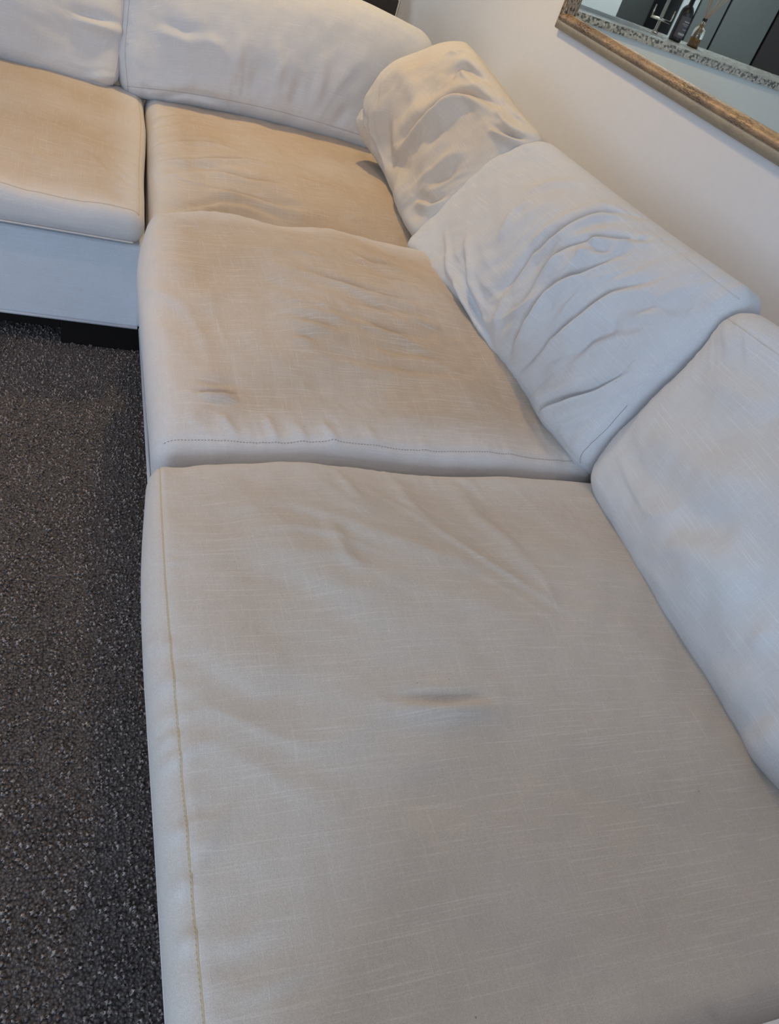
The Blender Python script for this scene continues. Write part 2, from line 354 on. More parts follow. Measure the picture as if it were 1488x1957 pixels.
# ---------------------------------------------------------------- cushions
CUSHIONS = {
    'near_seat': dict(T=0.15, r=0.05, la=1.028, lb=1.009, D=[0.0, 0.0, 1.0],
        G=[[(0.104, 0.072, 0.440), (0.450, 0.072, 0.450), (0.800, 0.072, 0.450), (1.130, 0.072, 0.450)],
           [(0.099, 0.420, 0.445), (0.450, 0.420, 0.462), (0.800, 0.420, 0.465), (1.130, 0.420, 0.450)],
           [(0.094, 0.760, 0.455), (0.450, 0.760, 0.485), (0.800, 0.760, 0.475), (1.130, 0.760, 0.455)],
           [(0.115, 1.036, 0.455), (0.322, 1.059, 0.465), (0.625, 1.060, 0.460), (1.130, 1.090, 0.450)]],
        st=[(0.01, -0.008, "fold", [(-0.398, -0.117), (-0.331, -0.13), (-0.244, -0.144), (-0.124, -0.137)]),
            (0.03, 0.006, "ridge", [(-0.438, 0.692), (-0.284, 0.525), (-0.104, 0.398), (0.124, 0.365)]),
            (0.02, 0.006, "ridge", [(0.385, 0.913), (0.271, 0.645), (0.237, 0.371)]),
            (0.014, 0.005, "ridge", [(-0.378, 0.585), (-0.418, 0.391), (-0.391, 0.304)]),
            (0.016, 0.005, "ridge", [(0.171, 0.92), (0.037, 0.712), (0.037, 0.585)]),
            (0.012, 0.004, "ridge", [(-0.097, 0.9), (-0.191, 0.686)]),
            (0.012, 0.004, "ridge", [(0.445, 0.946), (0.418, 0.846)]),
            (0.05, 0.006, "ridge", [(-0.619, 0.88), (-0.585, 0.532), (-0.492, 0.244), (-0.298, 0.151)]),
            (0.03, -0.005, "ridge", [(-0.779, 0.418), (-0.599, 0.291), (-0.431, 0.104)]),
            (0.012, 0.003, "ridge", [(0.258, 0.371), (0.231, 0.204)]),
            (0.03, 0.004, "ridge", [(-0.472, -0.104), (-0.284, -0.184), (-0.023, -0.164)]),
            (0.03, -0.004, "ridge", [(-0.873, -0.017), (-0.759, -0.077), (-0.599, -0.064)]),
            (0.04, -0.004, "ridge", [(-0.639, -0.324), (-0.452, -0.391), (-0.197, -0.378)]),
            (0.01, 0.0035, "ridge", [(-0.973, 0.084), (-0.92, 0.11)]),
            (0.01, 0.004, "ridge", [(-0.98, -0.03), (-0.92, -0.003)]),
            (0.01, 0.004, "ridge", [(-0.987, -0.171), (-0.926, -0.157)]),
            (0.01, 0.003, "ridge", [(-0.98, -0.231), (-0.926, -0.211)]),
            (0.01, 0.004, "ridge", [(-0.98, -0.391), (-0.92, -0.385)]),
            (0.01, 0.004, "ridge", [(-0.973, -0.512), (-0.926, -0.485)]),
            (0.01, 0.004, "ridge", [(-0.973, -0.619), (-0.926, -0.592)]),
            (0.012, -0.004, "ridge", [(0.164, -0.946), (0.151, -0.967)])],
        fam=[(-0.446, 0.11, 0.0055, 0.3, 0.12, -0.137, 0.492), (0.286, 0.052, 0.0055, 0.045, 0.6, -0.953, -0.167), (-0.186, 0.14, 0.003, 0.4, 0.3, -0.378, -0.104), (-1.99, 0.03, 0.002, 0.05, 0.3, 0.274, 0.9)]),
    'middle_seat': dict(T=0.15, r=0.055, la=1.001, lb=0.997, D=[0.0, 0.0, 1.0],
        G=[[(0.124, 1.068, 0.440), (0.450, 1.075, 0.455), (0.800, 1.085, 0.455), (1.120, 1.090, 0.450)],
           [(0.118, 1.400, 0.460), (0.450, 1.400, 0.505), (0.800, 1.420, 0.490), (1.120, 1.450, 0.460)],
           [(0.115, 1.750, 0.465), (0.450, 1.750, 0.520), (0.800, 1.780, 0.505), (1.120, 1.800, 0.470)],
           [(0.150, 2.011, 0.475), (0.359, 2.028, 0.510), (0.660, 2.058, 0.500), (1.120, 2.150, 0.475)]],
        st=[(0.008, -0.01, "fold", [(-0.819, -0.692), (-0.746, -0.699), (-0.659, -0.686)]),
            (0.018, -0.006, "ridge", [(-0.819, -0.625), (-0.719, -0.632), (-0.639, -0.625)]),
            (0.02, -0.007, "ridge", [(-0.458, 0.177), (-0.338, 0.03), (-0.204, -0.03)]),
            (0.014, -0.007, "fold", [(-0.264, 0.244), (-0.084, 0.184), (0.104, 0.117), (0.311, 0.124)]),
            (0.014, -0.007, "fold", [(-0.398, -0.151), (-0.298, -0.217), (-0.137, -0.258)]),
            (0.012, -0.005, "fold", [(-0.391, -0.304), (-0.278, -0.338)]),
            (0.014, -0.006, "fold", [(-0.07, -0.104), (0.064, -0.177), (0.251, -0.197)]),
            (0.014, -0.006, "fold", [(0.144, 0.585), (0.217, 0.492), (0.418, 0.498)]),
            (0.02, -0.006, "fold", [(-0.237, 0.09), (-0.05, 0.003), (0.184, -0.017), (0.438, 0.023)]),
            (0.016, -0.004, "fold", [(-0.264, -0.391), (-0.09, -0.431), (0.151, -0.452), (0.398, -0.445)]),
            (0.016, -0.005, "fold", [(-0.057, -0.298), (0.137, -0.311), (0.351, -0.331)]),
            (0.016, -0.005, "fold", [(0.177, 0.318), (0.358, 0.304)]),
            (0.016, 0.004, "ridge", [(-0.472, 0.458), (-0.237, 0.445), (-0.043, 0.391)]),
            (0.03, -0.006, "ridge", [(-0.445, 0.458), (-0.458, 0.003), (-0.465, -0.378)]),
            (0.05, -0.008, "ridge", [(-0.92, 0.003), (-0.686, 0.177), (-0.438, 0.291)]),
            (0.01, 0.006, "ridge", [(-0.739, -0.806), (-0.692, -0.9)]),
            (0.01, 0.006, "ridge", [(-0.565, -0.779), (-0.532, -0.933)]),
            (0.01, 0.006, "ridge", [(-0.351, -0.813), (-0.304, -0.953)]),
            (0.01, 0.004, "ridge", [(-0.458, -0.813), (-0.425, -0.933)]),
            (0.012, 0.003, "ridge", [(-0.164, -0.819), (-0.137, -0.946)]),
            (0.012, 0.003, "ridge", [(-0.853, -0.793), (-0.833, -0.893)]),
            (0.012, 0.003, "ridge", [(0.05, -0.853), (0.064, -0.973)])],
        fam=[(-0.134, 0.055, 0.006, 0.24, 0.17, 0.077, -0.04), (-0.971, 0.16, 0.006, 0.3, 0.3, -0.682, -0.064), (-1.248, 0.034, 0.0022, 0.05, 0.4, -0.555, -0.856)]),
    'corner_seat': dict(T=0.14, r=0.045, la=0.991, lb=1.039, D=[0.0, 0.0, 1.0],
        G=[[(0.165, 2.050, 0.400), (0.480, 2.100, 0.350), (0.800, 2.130, 0.360), (1.120, 2.170, 0.400)],
           [(0.172, 2.400, 0.440), (0.480, 2.400, 0.462), (0.800, 2.420, 0.460), (1.150, 2.450, 0.440)],
           [(0.182, 2.750, 0.447), (0.480, 2.750, 0.466), (0.800, 2.780, 0.460), (1.180, 2.800, 0.440)],
           [(0.188, 3.140, 0.445), (0.480, 3.140, 0.465), (0.800, 3.140, 0.470), (1.200, 3.140, 0.460)]],
        st=[(0.013, -0.012, "fold", [(-0.993, -0.244), (-0.666, -0.177), (-0.351, -0.037), (-0.191, -0.03)]),
            (0.013, -0.008, "fold", [(-0.973, 0.017), (-0.779, 0.117), (-0.579, 0.144), (-0.304, 0.11)]),
            (0.013, -0.006, "fold", [(-0.98, 0.298), (-0.759, 0.438), (-0.532, 0.492)]),
            (0.018, -0.009, "fold", [(-0.712, -0.264), (-0.465, -0.298), (-0.077, -0.298)]),
            (0.02, -0.009, "fold", [(-0.632, -0.472), (-0.465, -0.498), (-0.224, -0.512), (0.023, -0.518)]),
            (0.02, -0.006, "fold", [(-0.953, -0.431), (-0.786, -0.324), (-0.619, -0.311)]),
            (0.014, -0.006, "fold", [(-0.86, -0.732), (-0.572, -0.605), (-0.405, -0.599), (-0.164, -0.632)]),
            (0.016, -0.004, "fold", [(-0.967, 0.465), (-0.766, 0.612), (-0.559, 0.652)]),
            (0.02, 0.004, "ridge", [(-0.144, -0.157), (0.104, -0.211), (0.318, -0.258)]),
            (0.016, -0.004, "fold", [(0.284, -0.452), (0.425, -0.492)])],
        fam=[(-0.037, 0.05, 0.005, 0.2, 0.14, -0.599, -0.418), (0.197, 0.03, 0.003, 0.05, 0.25, -0.91, -0.104)]),
    'left_seat': dict(T=0.098, r=0.042, la=1.090, lb=1.076, D=[0.0, 0.0, 1.0],
        G=[[(-0.920, 2.045, 0.442), (-0.560, 2.045, 0.442), (-0.190, 2.045, 0.442), (0.152, 2.045, 0.442)],
           [(-0.920, 2.380, 0.448), (-0.560, 2.380, 0.475), (-0.190, 2.380, 0.475), (0.162, 2.380, 0.448)],
           [(-0.920, 2.720, 0.448), (-0.560, 2.720, 0.475), (-0.190, 2.720, 0.475), (0.178, 2.720, 0.448)],
           [(-0.920, 3.120, 0.450), (-0.560, 3.120, 0.460), (-0.190, 3.120, 0.460), (0.182, 3.120, 0.455)]],
        st=[(0.012, -0.004, "ridge", [(0.679, -0.358), (0.793, -0.452)]),
            (0.014, -0.003, "ridge", [(0.759, -0.405), (0.9, -0.619), (0.973, -0.799)]),
            (0.012, -0.003, "ridge", [(0.826, -0.351), (0.96, -0.612)]),
            (0.012, -0.003, "ridge", [(0.706, -0.217), (0.92, -0.184)]),
            (0.014, -0.003, "ridge", [(0.398, -0.592), (0.458, -0.659)])],
        fam=[(-1.019, 0.035, 0.0022, 0.12, 0.12, 0.863, -0.575), (0.088, 0.06, 0.002, 0.2, 0.2, 0.528, -0.331)]),
    'near_back': dict(T=0.2, r=0.075, la=1.000, lb=0.504, D=[-0.951, 0.0, 0.31],
        G=[[(0.992, 1.072, 0.456), (0.985, 0.740, 0.435), (0.985, 0.420, 0.435), (1.000, 0.100, 0.440)],
           [(1.040, 1.106, 0.573), (0.985, 0.740, 0.600), (0.990, 0.420, 0.600), (1.045, 0.100, 0.600)],
           [(1.095, 1.093, 0.743), (1.045, 0.740, 0.770), (1.045, 0.420, 0.770), (1.095, 0.100, 0.760)],
           [(1.144, 1.106, 0.892), (1.150, 0.740, 0.925), (1.150, 0.420, 0.925), (1.150, 0.100, 0.900)]],
        st=[(0.04, -0.01, "fold", [(-0.411, -0.311), (-0.217, -0.057), (-0.037, 0.057)]),
            (0.03, -0.008, "fold", [(0.271, -0.94), (0.311, -0.726), (0.331, -0.505)]),
            (0.012, 0.004, "ridge", [(-0.926, 0.893), (-0.813, 0.833), (-0.692, 0.686)]),
            (0.012, 0.004, "ridge", [(-0.88, 0.953), (-0.739, 0.873), (-0.639, 0.773)]),
            (0.012, 0.004, "ridge", [(-0.967, 0.846), (-0.853, 0.726), (-0.773, 0.625)]),
            (0.03, 0.006, "ridge", [(-0.786, -0.064), (-0.465, 0.037), (-0.291, 0.184)]),
            (0.03, -0.006, "ridge", [(-0.806, -0.318), (-0.438, -0.217), (-0.157, -0.13)]),
            (0.025, 0.006, "ridge", [(-0.826, 0.405), (-0.612, 0.498), (-0.485, 0.592)]),
            (0.02, 0.004, "ridge", [(0.11, -0.438), (0.151, -0.197)])],
        fam=[(0.127, 0.1, 0.006, 0.3, 0.12, -0.294, -0.154), (-0.552, 0.022, 0.0028, 0.07, 0.2, -0.836, 0.829), (0.016, 0.12, 0.004, 0.3, 0.1, 0.1, -0.538)]),
    'middle_back': dict(T=0.2, r=0.07, la=1.119, lb=0.567, D=[-0.951, 0.0, 0.31],
        G=[[(0.903, 2.204, 0.426), (0.947, 1.828, 0.434), (0.974, 1.397, 0.450), (0.999, 1.077, 0.448)],
           [(1.006, 2.278, 0.534), (0.954, 1.637, 0.632), (0.965, 1.287, 0.632), (1.059, 1.096, 0.583)],
           [(1.088, 2.210, 0.718), (1.026, 1.614, 0.805), (1.027, 1.300, 0.805), (1.115, 1.090, 0.753)],
           [(1.140, 2.054, 0.879), (1.135, 1.593, 0.896), (1.139, 1.301, 0.910), (1.154, 1.083, 0.921)]],
        st=[(0.01, 0.008, "ridge", [(-0.773, -0.385), (-0.505, -0.672), (-0.13, -0.819), (0.104, -0.873)]),
            (0.01, 0.008, "ridge", [(-0.632, -0.264), (-0.358, -0.579), (-0.057, -0.739)]),
            (0.009, -0.006, "ridge", [(-0.545, -0.452), (-0.318, -0.679), (-0.084, -0.779), (0.097, -0.833)]),
            (0.008, 0.005, "ridge", [(-0.485, -0.625), (-0.251, -0.759), (-0.01, -0.833)]),
            (0.016, -0.012, "fold", [(-0.231, -0.411), (-0.251, -0.003), (-0.164, 0.318), (-0.164, 0.732), (-0.043, 0.973)]),
            (0.014, -0.01, "fold", [(-0.057, -0.358), (-0.077, -0.037), (-0.01, 0.271), (0.077, 0.572), (0.217, 0.819)]),
            (0.017, -0.013, "fold", [(0.197, -0.826), (0.084, -0.351), (0.077, -0.057), (0.204, 0.237), (0.244, 0.538)]),
            (0.018, -0.01, "fold", [(0.258, -0.793), (0.258, -0.298), (0.351, 0.037), (0.411, 0.311), (0.525, 0.565)]),
            (0.022, -0.009, "fold", [(0.418, -0.311), (0.505, -0.023), (0.632, 0.177), (0.773, 0.385)]),
            (0.018, -0.012, "fold", [(0.565, -0.926), (0.592, -0.706), (0.699, -0.318), (0.773, -0.03)]),
            (0.014, -0.008, "fold", [(0.017, 0.184), (0.07, 0.358), (0.197, 0.465)]),
            (0.014, 0.007, "ridge", [(-0.445, -0.097), (-0.485, 0.151), (-0.478, 0.378)]),
            (0.02, 0.006, "ridge", [(-0.552, 0.365), (-0.532, 0.632), (-0.465, 0.833)]),
            (0.02, -0.006, "fold", [(0.518, 0.184), (0.639, 0.385), (0.793, 0.585)]),
            (0.03, 0.006, "ridge", [(-0.418, -0.191), (-0.411, 0.171), (-0.391, 0.552)]),
            (0.012, 0.006, "ridge", [(-0.177, -0.385), (-0.057, -0.605), (0.057, -0.746)]),
            (0.012, 0.004, "ridge", [(0.151, -0.01), (0.211, 0.117), (0.324, 0.237)])],
        fam=[(1.53, 0.05, 0.0115, 0.24, 0.13, 0.12, 0.074), (1.223, 0.065, 0.009, 0.2, 0.09, 0.726, -0.301), (-0.323, 0.032, 0.007, 0.14, 0.06, -0.298, -0.612), (1.667, 0.09, 0.006, 0.2, 0.12, -0.445, 0.418)]),
    'corner_back': dict(T=0.2, r=0.07, la=0.810, lb=0.557, D=[-0.921, -0.123, 0.369],
        G=[[(0.958, 2.930, 0.502), (0.973, 2.716, 0.463), (0.950, 2.464, 0.458), (0.935, 2.188, 0.450)],
           [(0.873, 2.860, 0.598), (0.978, 2.704, 0.641), (0.996, 2.381, 0.630), (1.020, 2.176, 0.577)],
           [(0.927, 2.880, 0.768), (1.036, 2.689, 0.818), (1.053, 2.368, 0.806), (1.095, 2.102, 0.740)],
           [(1.180, 2.930, 0.935), (1.137, 2.610, 0.934), (1.145, 2.294, 0.895), (1.140, 1.996, 0.879)]],
        st=[(0.022, -0.03, "fold", [(-0.157, -0.431), (0.017, -0.084), (0.144, 0.211), (0.184, 0.525), (0.237, 0.659), (0.411, 0.806)]),
            (0.012, -0.01, "fold", [(-0.579, 0.779), (-0.525, 0.873), (-0.411, 0.933)]),
            (0.018, -0.016, "fold", [(-0.13, 0.512), (-0.157, 0.779), (0.064, 0.86)]),
            (0.012, -0.014, "fold", [(0.619, 0.585), (0.793, 0.719), (0.906, 0.839)]),
            (0.016, -0.012, "fold", [(0.572, -0.605), (0.773, -0.438), (0.839, -0.258)]),
            (0.02, 0.01, "ridge", [(0.452, -0.505), (0.538, -0.184), (0.672, 0.151)]),
            (0.03, -0.014, "ridge", [(-0.545, -0.224), (-0.231, -0.692), (0.251, -0.518)]),
            (0.008, 0.006, "ridge", [(-1.0, -0.13), (-0.853, -0.525)]),
            (0.008, -0.006, "ridge", [(-0.98, -0.084), (-0.746, -0.445)]),
            (0.008, 0.005, "ridge", [(-0.88, 0.023), (-0.766, -0.365)]),
            (0.01, 0.006, "ridge", [(-0.746, -0.07), (-0.619, -0.585), (-0.217, -0.893)]),
            (0.008, -0.005, "ridge", [(-0.833, 0.191), (-0.652, -0.204)]),
            (0.008, -0.006, "ridge", [(-0.893, -0.184), (-0.666, -0.431)]),
            (0.014, -0.008, "ridge", [(0.418, 0.88), (0.766, 0.92)]),
            (0.014, 0.006, "ridge", [(0.498, 0.746), (0.779, 0.799)]),
            (0.03, 0.008, "ridge", [(-0.839, 0.431), (-0.311, 0.077), (-0.05, -0.097)])],
        fam=[(-0.92, 0.022, 0.006, 0.09, 0.05, -0.742, -0.368), (-0.047, 0.05, 0.005, 0.15, 0.1, 0.378, 0.946), (1.313, 0.05, 0.004, 0.15, 0.08, 0.642, -0.264)]),
    'far_right_back': dict(T=0.2, r=0.07, la=1.079, lb=0.489, D=[0.0, -0.951, 0.31],
        G=[[(0.108, 2.989, 0.449), (0.371, 2.986, 0.472), (0.675, 2.988, 0.479), (1.080, 2.990, 0.465)],
           [(0.086, 3.025, 0.560), (0.376, 2.986, 0.634), (0.725, 2.992, 0.651), (1.140, 3.020, 0.620)],
           [(0.086, 3.068, 0.660), (0.384, 3.035, 0.783), (0.794, 3.058, 0.821), (1.200, 3.070, 0.760)],
           [(0.090, 3.140, 0.885), (0.450, 3.140, 0.935), (0.820, 3.140, 0.925), (1.209, 3.140, 0.878)]],
        st=[(0.016, -0.008, "fold", [(-0.706, -0.953), (-0.452, -0.839), (-0.244, -0.86), (-0.07, -0.913)]),
            (0.02, 0.006, "ridge", [(-0.144, -0.686), (-0.144, -0.278), (-0.157, -0.023)]),
            (0.02, 0.007, "ridge", [(0.171, -0.706), (0.137, -0.298), (0.064, -0.017)]),
            (0.02, -0.006, "ridge", [(0.017, -0.699), (-0.017, -0.231)]),
            (0.02, 0.006, "ridge", [(0.458, -0.699), (0.405, -0.291), (0.344, -0.003)]),
            (0.02, -0.006, "ridge", [(0.318, -0.706), (0.271, -0.298)]),
            (0.02, -0.006, "ridge", [(0.625, -0.819), (0.632, -0.498)]),
            (0.02, 0.005, "ridge", [(-0.458, -0.003), (-0.271, -0.184), (-0.191, -0.358)]),
            (0.014, -0.006, "ridge", [(-0.833, -0.773), (-0.753, -0.906)]),
            (0.02, -0.006, "fold", [(-0.726, 0.211), (-0.525, 0.003), (-0.351, -0.064)])],
        fam=[(1.86, 0.075, 0.0045, 0.14, 0.3, 0.244, -0.485), (0.847, 0.02, 0.0012, 0.03, 0.3, -0.686, -0.95)]),
    'far_left_back': dict(T=0.2, r=0.07, la=1.027, lb=0.492, D=[0.0, -0.951, 0.31],
        G=[[(-0.920, 2.990, 0.445), (-0.600, 2.990, 0.445), (-0.267, 2.991, 0.454), (0.088, 2.991, 0.454)],
           [(-0.920, 3.030, 0.590), (-0.600, 2.980, 0.600), (-0.260, 2.980, 0.600), (0.107, 3.038, 0.565)],
           [(-0.920, 3.080, 0.740), (-0.600, 3.020, 0.750), (-0.260, 3.020, 0.750), (0.109, 3.070, 0.665)],
           [(-0.920, 3.140, 0.885), (-0.600, 3.140, 0.930), (-0.260, 3.140, 0.930), (0.088, 3.140, 0.885)]],
        st=[(0.018, -0.01, "fold", [(0.679, 0.043), (0.833, 0.13), (0.967, 0.231)]),
            (0.014, 0.005, "ridge", [(0.779, -1.0), (0.86, -0.866), (0.96, -0.793)]),
            (0.014, -0.005, "ridge", [(0.773, -0.933), (0.9, -0.973)])],
        fam=[(0.471, 0.04, 0.002, 0.1, 0.1, 0.886, -0.886)]),
}

def spline_grid(G, u, v):
    def wt(n, t):
        t = (np.clip(t, -1.15, 1.15)+1)/2*(n-1); i = np.clip(np.floor(t).astype(int), 0, n-2); f = t-i
        Wm = np.zeros((len(t), n)); idx = np.arange(len(t))
        b = [(-f+2*f*f-f**3)/2, (2-5*f*f+3*f**3)/2, (f+4*f*f-3*f**3)/2, (-f*f+f**3)/2]
        for k, c in enumerate(b):
            j = i+k-1; lo = j < 0; hi = j > n-1
            np.add.at(Wm, (idx, np.clip(j, 0, n-1)), np.where(lo | hi, 0, c))
            np.add.at(Wm, (idx, np.zeros_like(j)), np.where(lo, 2*c, 0)); np.add.at(Wm, (idx, np.ones_like(j)), np.where(lo, -c, 0))
            np.add.at(Wm, (idx, np.full_like(j, n-1)), np.where(hi, 2*c, 0)); np.add.at(Wm, (idx, np.full_like(j, n-2)), np.where(hi, -c, 0))
        return Wm
    A = wt(G.shape[0], v); B = wt(G.shape[1], u)
    return np.einsum('ni,nj,ijk->nk', A, B, G, optimize=True)

class Cushion:
    def __init__(s, name, spec, seed, lump=0.0022, seams=(), thin=0.0, taper=0.0, fold=1.7):
        s.thin = thin; s.taper = taper; s.fold = fold
        s.n = name; s.c = spec; s.a = spec['la']/2; s.b = spec['lb']/2; s.t = spec['T']/2; s.r = spec['r']
        s.G = np.array(spec['G'], float); s.D = np.array(spec['D'], float); s.seams = seams
        rs = np.random.RandomState(seed)
        s.waves = []
        for lam, amp in [(0.42, lump), (0.30, lump*0.8), (0.20, lump*0.45), (0.13, lump*0.30), (0.075, lump*0.16), (0.045, lump*0.08)]:
            for _ in range(4):
                th = rs.uniform(0, math.pi); s.waves.append((math.cos(th)*2*math.pi/lam, math.sin(th)*2*math.pi/lam, rs.uniform(0, 6.28), amp*rs.uniform(0.4, 1)))
    def round_map(s, p):
        inner = np.array([s.a-s.r, s.b-s.r, s.t-s.r]); q = np.clip(p, -inner, inner); d = p-q
        L = np.linalg.norm(d, axis=1, keepdims=True); L[L == 0] = 1
        return q+d/L*s.r
    def place(s, q):
        """q = rounded-box coordinates in metres -> world"""
        sh = s.taper*(s.t-q[:, 2])/(2*s.t)
        P = spline_grid(s.G, q[:, 0]/s.a*(1-sh/s.a), q[:, 1]/s.b*(1-sh/s.b))
        thin = 1-s.thin*np.clip((q[:, 1]/s.b+1)/2, 0, 1)**1.3
        P = P+s.D*(q[:, 2:3]-s.t)*thin[:, None]
        x, y, z = q.T
        wgt = np.clip((z+s.t*0.6)/(s.t*0.8), 0, 1); wgt = wgt*wgt*(3-2*wgt)
        d = np.zeros(len(q))
        for kx, ky, ph, am in s.waves: d += am*np.sin(kx*x+ky*y+ph)
        for (w, dep, kind, pts) in s.c['st']:
            dep = dep*s.fold
            pp = np.array([(u*s.a, v*s.b) for u, v in pts])
            seg = np.diff(pp, axis=0); sl = np.linalg.norm(seg, axis=1)+1e-9; tot = sl.sum(); cum = np.concatenate([[0], np.cumsum(sl)])
            lo = pp.min(0)-4*w; hi = pp.max(0)+4*w
            sel = np.where((x > lo[0]) & (x < hi[0]) & (y > lo[1]) & (y < hi[1]))[0]
            if not len(sel): continue
            X = np.stack([x[sel], y[sel]], 1); best = np.full(len(sel), 1e9); sg = np.zeros(len(sel)); al = np.zeros(len(sel))
            for i in range(len(seg)):
                t = np.clip(((X-pp[i])@seg[i])/sl[i]**2, 0, 1); c = pp[i]+t[:, None]*seg[i]; dv = X-c; dd = np.linalg.norm(dv, axis=1)
                m = dd < best; best[m] = dd[m]; sg[m] = (np.sign(seg[i][0]*dv[:, 1]-seg[i][1]*dv[:, 0]))[m]; al[m] = ((cum[i]+t*sl[i])/tot)[m]
            taper = np.sin(np.pi*np.clip(al, 0, 1)*0.94+0.09)**0.8
            if kind == 'ridge': f = dep*np.exp(-(best/w)**2)
            else:
                t = best*sg
                f = 0.85*dep*np.exp(-(t/(0.95*w))**2)-1.05*dep*np.exp(-((t+1.55*w)/(1.35*w))**2)-0.45*dep*np.exp(-((t-2.1*w)/(1.8*w))**2)
            d[sel] += f*taper
        for (ang, lam, dep, ra, rp, u0, v0) in s.c['fam']:
            X = x-u0*s.a; Y = y-v0*s.b; ss = X*math.cos(ang)+Y*math.sin(ang); tt = -X*math.sin(ang)+Y*math.cos(ang)
            wp = lam*(0.55*np.sin(ss*8.5+tt*5+u0*9)+0.30*np.sin(ss*21+tt*17+v0*7)+0.35*np.sin(tt*23+1.7))
            ph = 2*math.pi*(tt+wp)/lam
            amp = (0.55+0.45*np.sin(ss*13+tt*2.5/lam+u0*5))
            pr = (0.5+0.5*np.sin(ph+0.45*np.sin(ph)))**1.5
            d += dep*pr*amp*np.exp(-(np.abs(ss)/ra)**3-(tt/rp)**2)
        for (edge, inset, dep, wd) in s.seams:
            e = {'left': x+s.a, 'right': s.a-x, 'bottom': y+s.b, 'top': s.b-y}[edge]
            t = e-inset
            d += -dep*np.exp(-(t/wd)**2)*(z > 0)
            along = y if edge in ('left', 'right') else x
            # tiny puckers pulled in by the stitching
            d += 0.0007*np.exp(-((t-0.014)/0.016)**2)*np.sin(along*150+3*np.sin(along*31))*np.sin(along*17+1.3)*(z > 0)
        return P+s.D*(d*wgt)[:, None]
    def mesh(s, step):
        def samp(h, r):
            inn = h-r; n = max(2, int(round(2*inn/step))); k = max(4, int(round(r*0.785/step)))
            th = np.linspace(0, math.pi/4, k+1)[1:]; e = inn+r*np.tan(th)
            return np.concatenate([-e[::-1], np.linspace(-inn, inn, n+1), e])
        A = samp(s.a, s.r); B = samp(s.b, s.r); C = samp(s.t, s.r)
        out = []; F = []; off = 0
        def face(U, V, fn, flip):
            nonlocal off
            uu, vv = np.meshgrid(U, V, indexing='ij'); out.append(fn(uu.ravel(), vv.ravel()))
            nu, nv = len(U), len(V); i = np.arange(nu*nv).reshape(nu, nv)
            q = np.stack([i[:-1, :-1], i[1:, :-1], i[1:, 1:], i[:-1, 1:]], -1).reshape(-1, 4)+off
            F.append(q[:, ::-1] if flip else q); off += nu*nv
        k = np.full_like
        face(A, B, lambda u, v: np.stack([u, v, k(u, s.t)], 1), False); face(A, B, lambda u, v: np.stack([u, v, k(u, -s.t)], 1), True)
        face(A, C, lambda u, v: np.stack([u, k(u, -s.b), v], 1), False); face(A, C, lambda u, v: np.stack([u, k(u, s.b), v], 1), True)
        face(B, C, lambda u, v: np.stack([k(u, s.a), u, v], 1), False); face(B, C, lambda u, v: np.stack([k(u, -s.a), u, v], 1), True)
        p = np.concatenate(out); F = np.concatenate(F)
        key = np.round(p*1e5).astype(np.int64); key = (key[:, 0]+400000)*(1 << 40)+(key[:, 1]+400000)*(1 << 20)+(key[:, 2]+400000)
        _, first, inv = np.unique(key, return_index=True, return_inverse=True)
        p = p[first]; F = inv.reshape(-1)[F]
        q = s.round_map(p); Vw = s.place(q)
        # orientation check
        tri = Vw[F[0]]
        me = mesh_np(s.n, Vw, F)
        ew = np.minimum(np.minimum(s.a-np.abs(q[:, 0]), s.b-np.abs(q[:, 1]))-s.r*0.55, 0.10)/0.10
        wear_light = np.clip(ew, 0, 1)*np.clip((q[:, 2]+s.t*0.2)/(s.t*0.8), 0, 1)  # mask for grime and painted warm light on the flat top
        aw = me.attributes.new('wear_light', 'FLOAT', 'POINT'); aw.data.foreach_set('value', wear_light.astype(np.float32))
        at = me.attributes.new('cloth', 'FLOAT_VECTOR', 'POINT'); at.data.foreach_set('vector', (q+np.array([s.n.__len__()*0.0, 0, 0])).astype(np.float32).ravel())
        bm = bmesh.new(); bm.from_mesh(me); bmesh.ops.recalc_face_normals(bm, faces=bm.faces[:]); bm.to_mesh(me); bm.free()
        return me
    def line(s, edge, inset, a0=-0.93, a1=0.93, n=200, lift=0.0, z=None):
        t = np.linspace(a0, a1, n); zz = s.t*2 if z is None else z
        if edge == 'left': p = np.stack([np.full(n, -s.a+inset), t*s.b, np.full(n, s.t)], 1)
        elif edge == 'right': p = np.stack([np.full(n, s.a-inset), t*s.b, np.full(n, s.t)], 1)
        elif edge == 'bottom': p = np.stack([t*s.a, np.full(n, -s.b+inset), np.full(n, s.t)], 1)
        else: p = np.stack([t*s.a, np.full(n, s.b-inset), np.full(n, s.t)], 1)
        # drop onto the rounded edge
        ex = np.maximum(np.abs(p[:, 0])-(s.a-s.r), 0); ey = np.maximum(np.abs(p[:, 1])-(s.b-s.r), 0)
        rr = np.clip(np.sqrt(ex**2+ey**2), 0, s.r*0.999)
        if z is None: p[:, 2] = s.t-s.r+np.sqrt(s.r**2-rr**2)
        else: p[:, 2] = z
        P = s.place(p)
        return P+s.D*lift

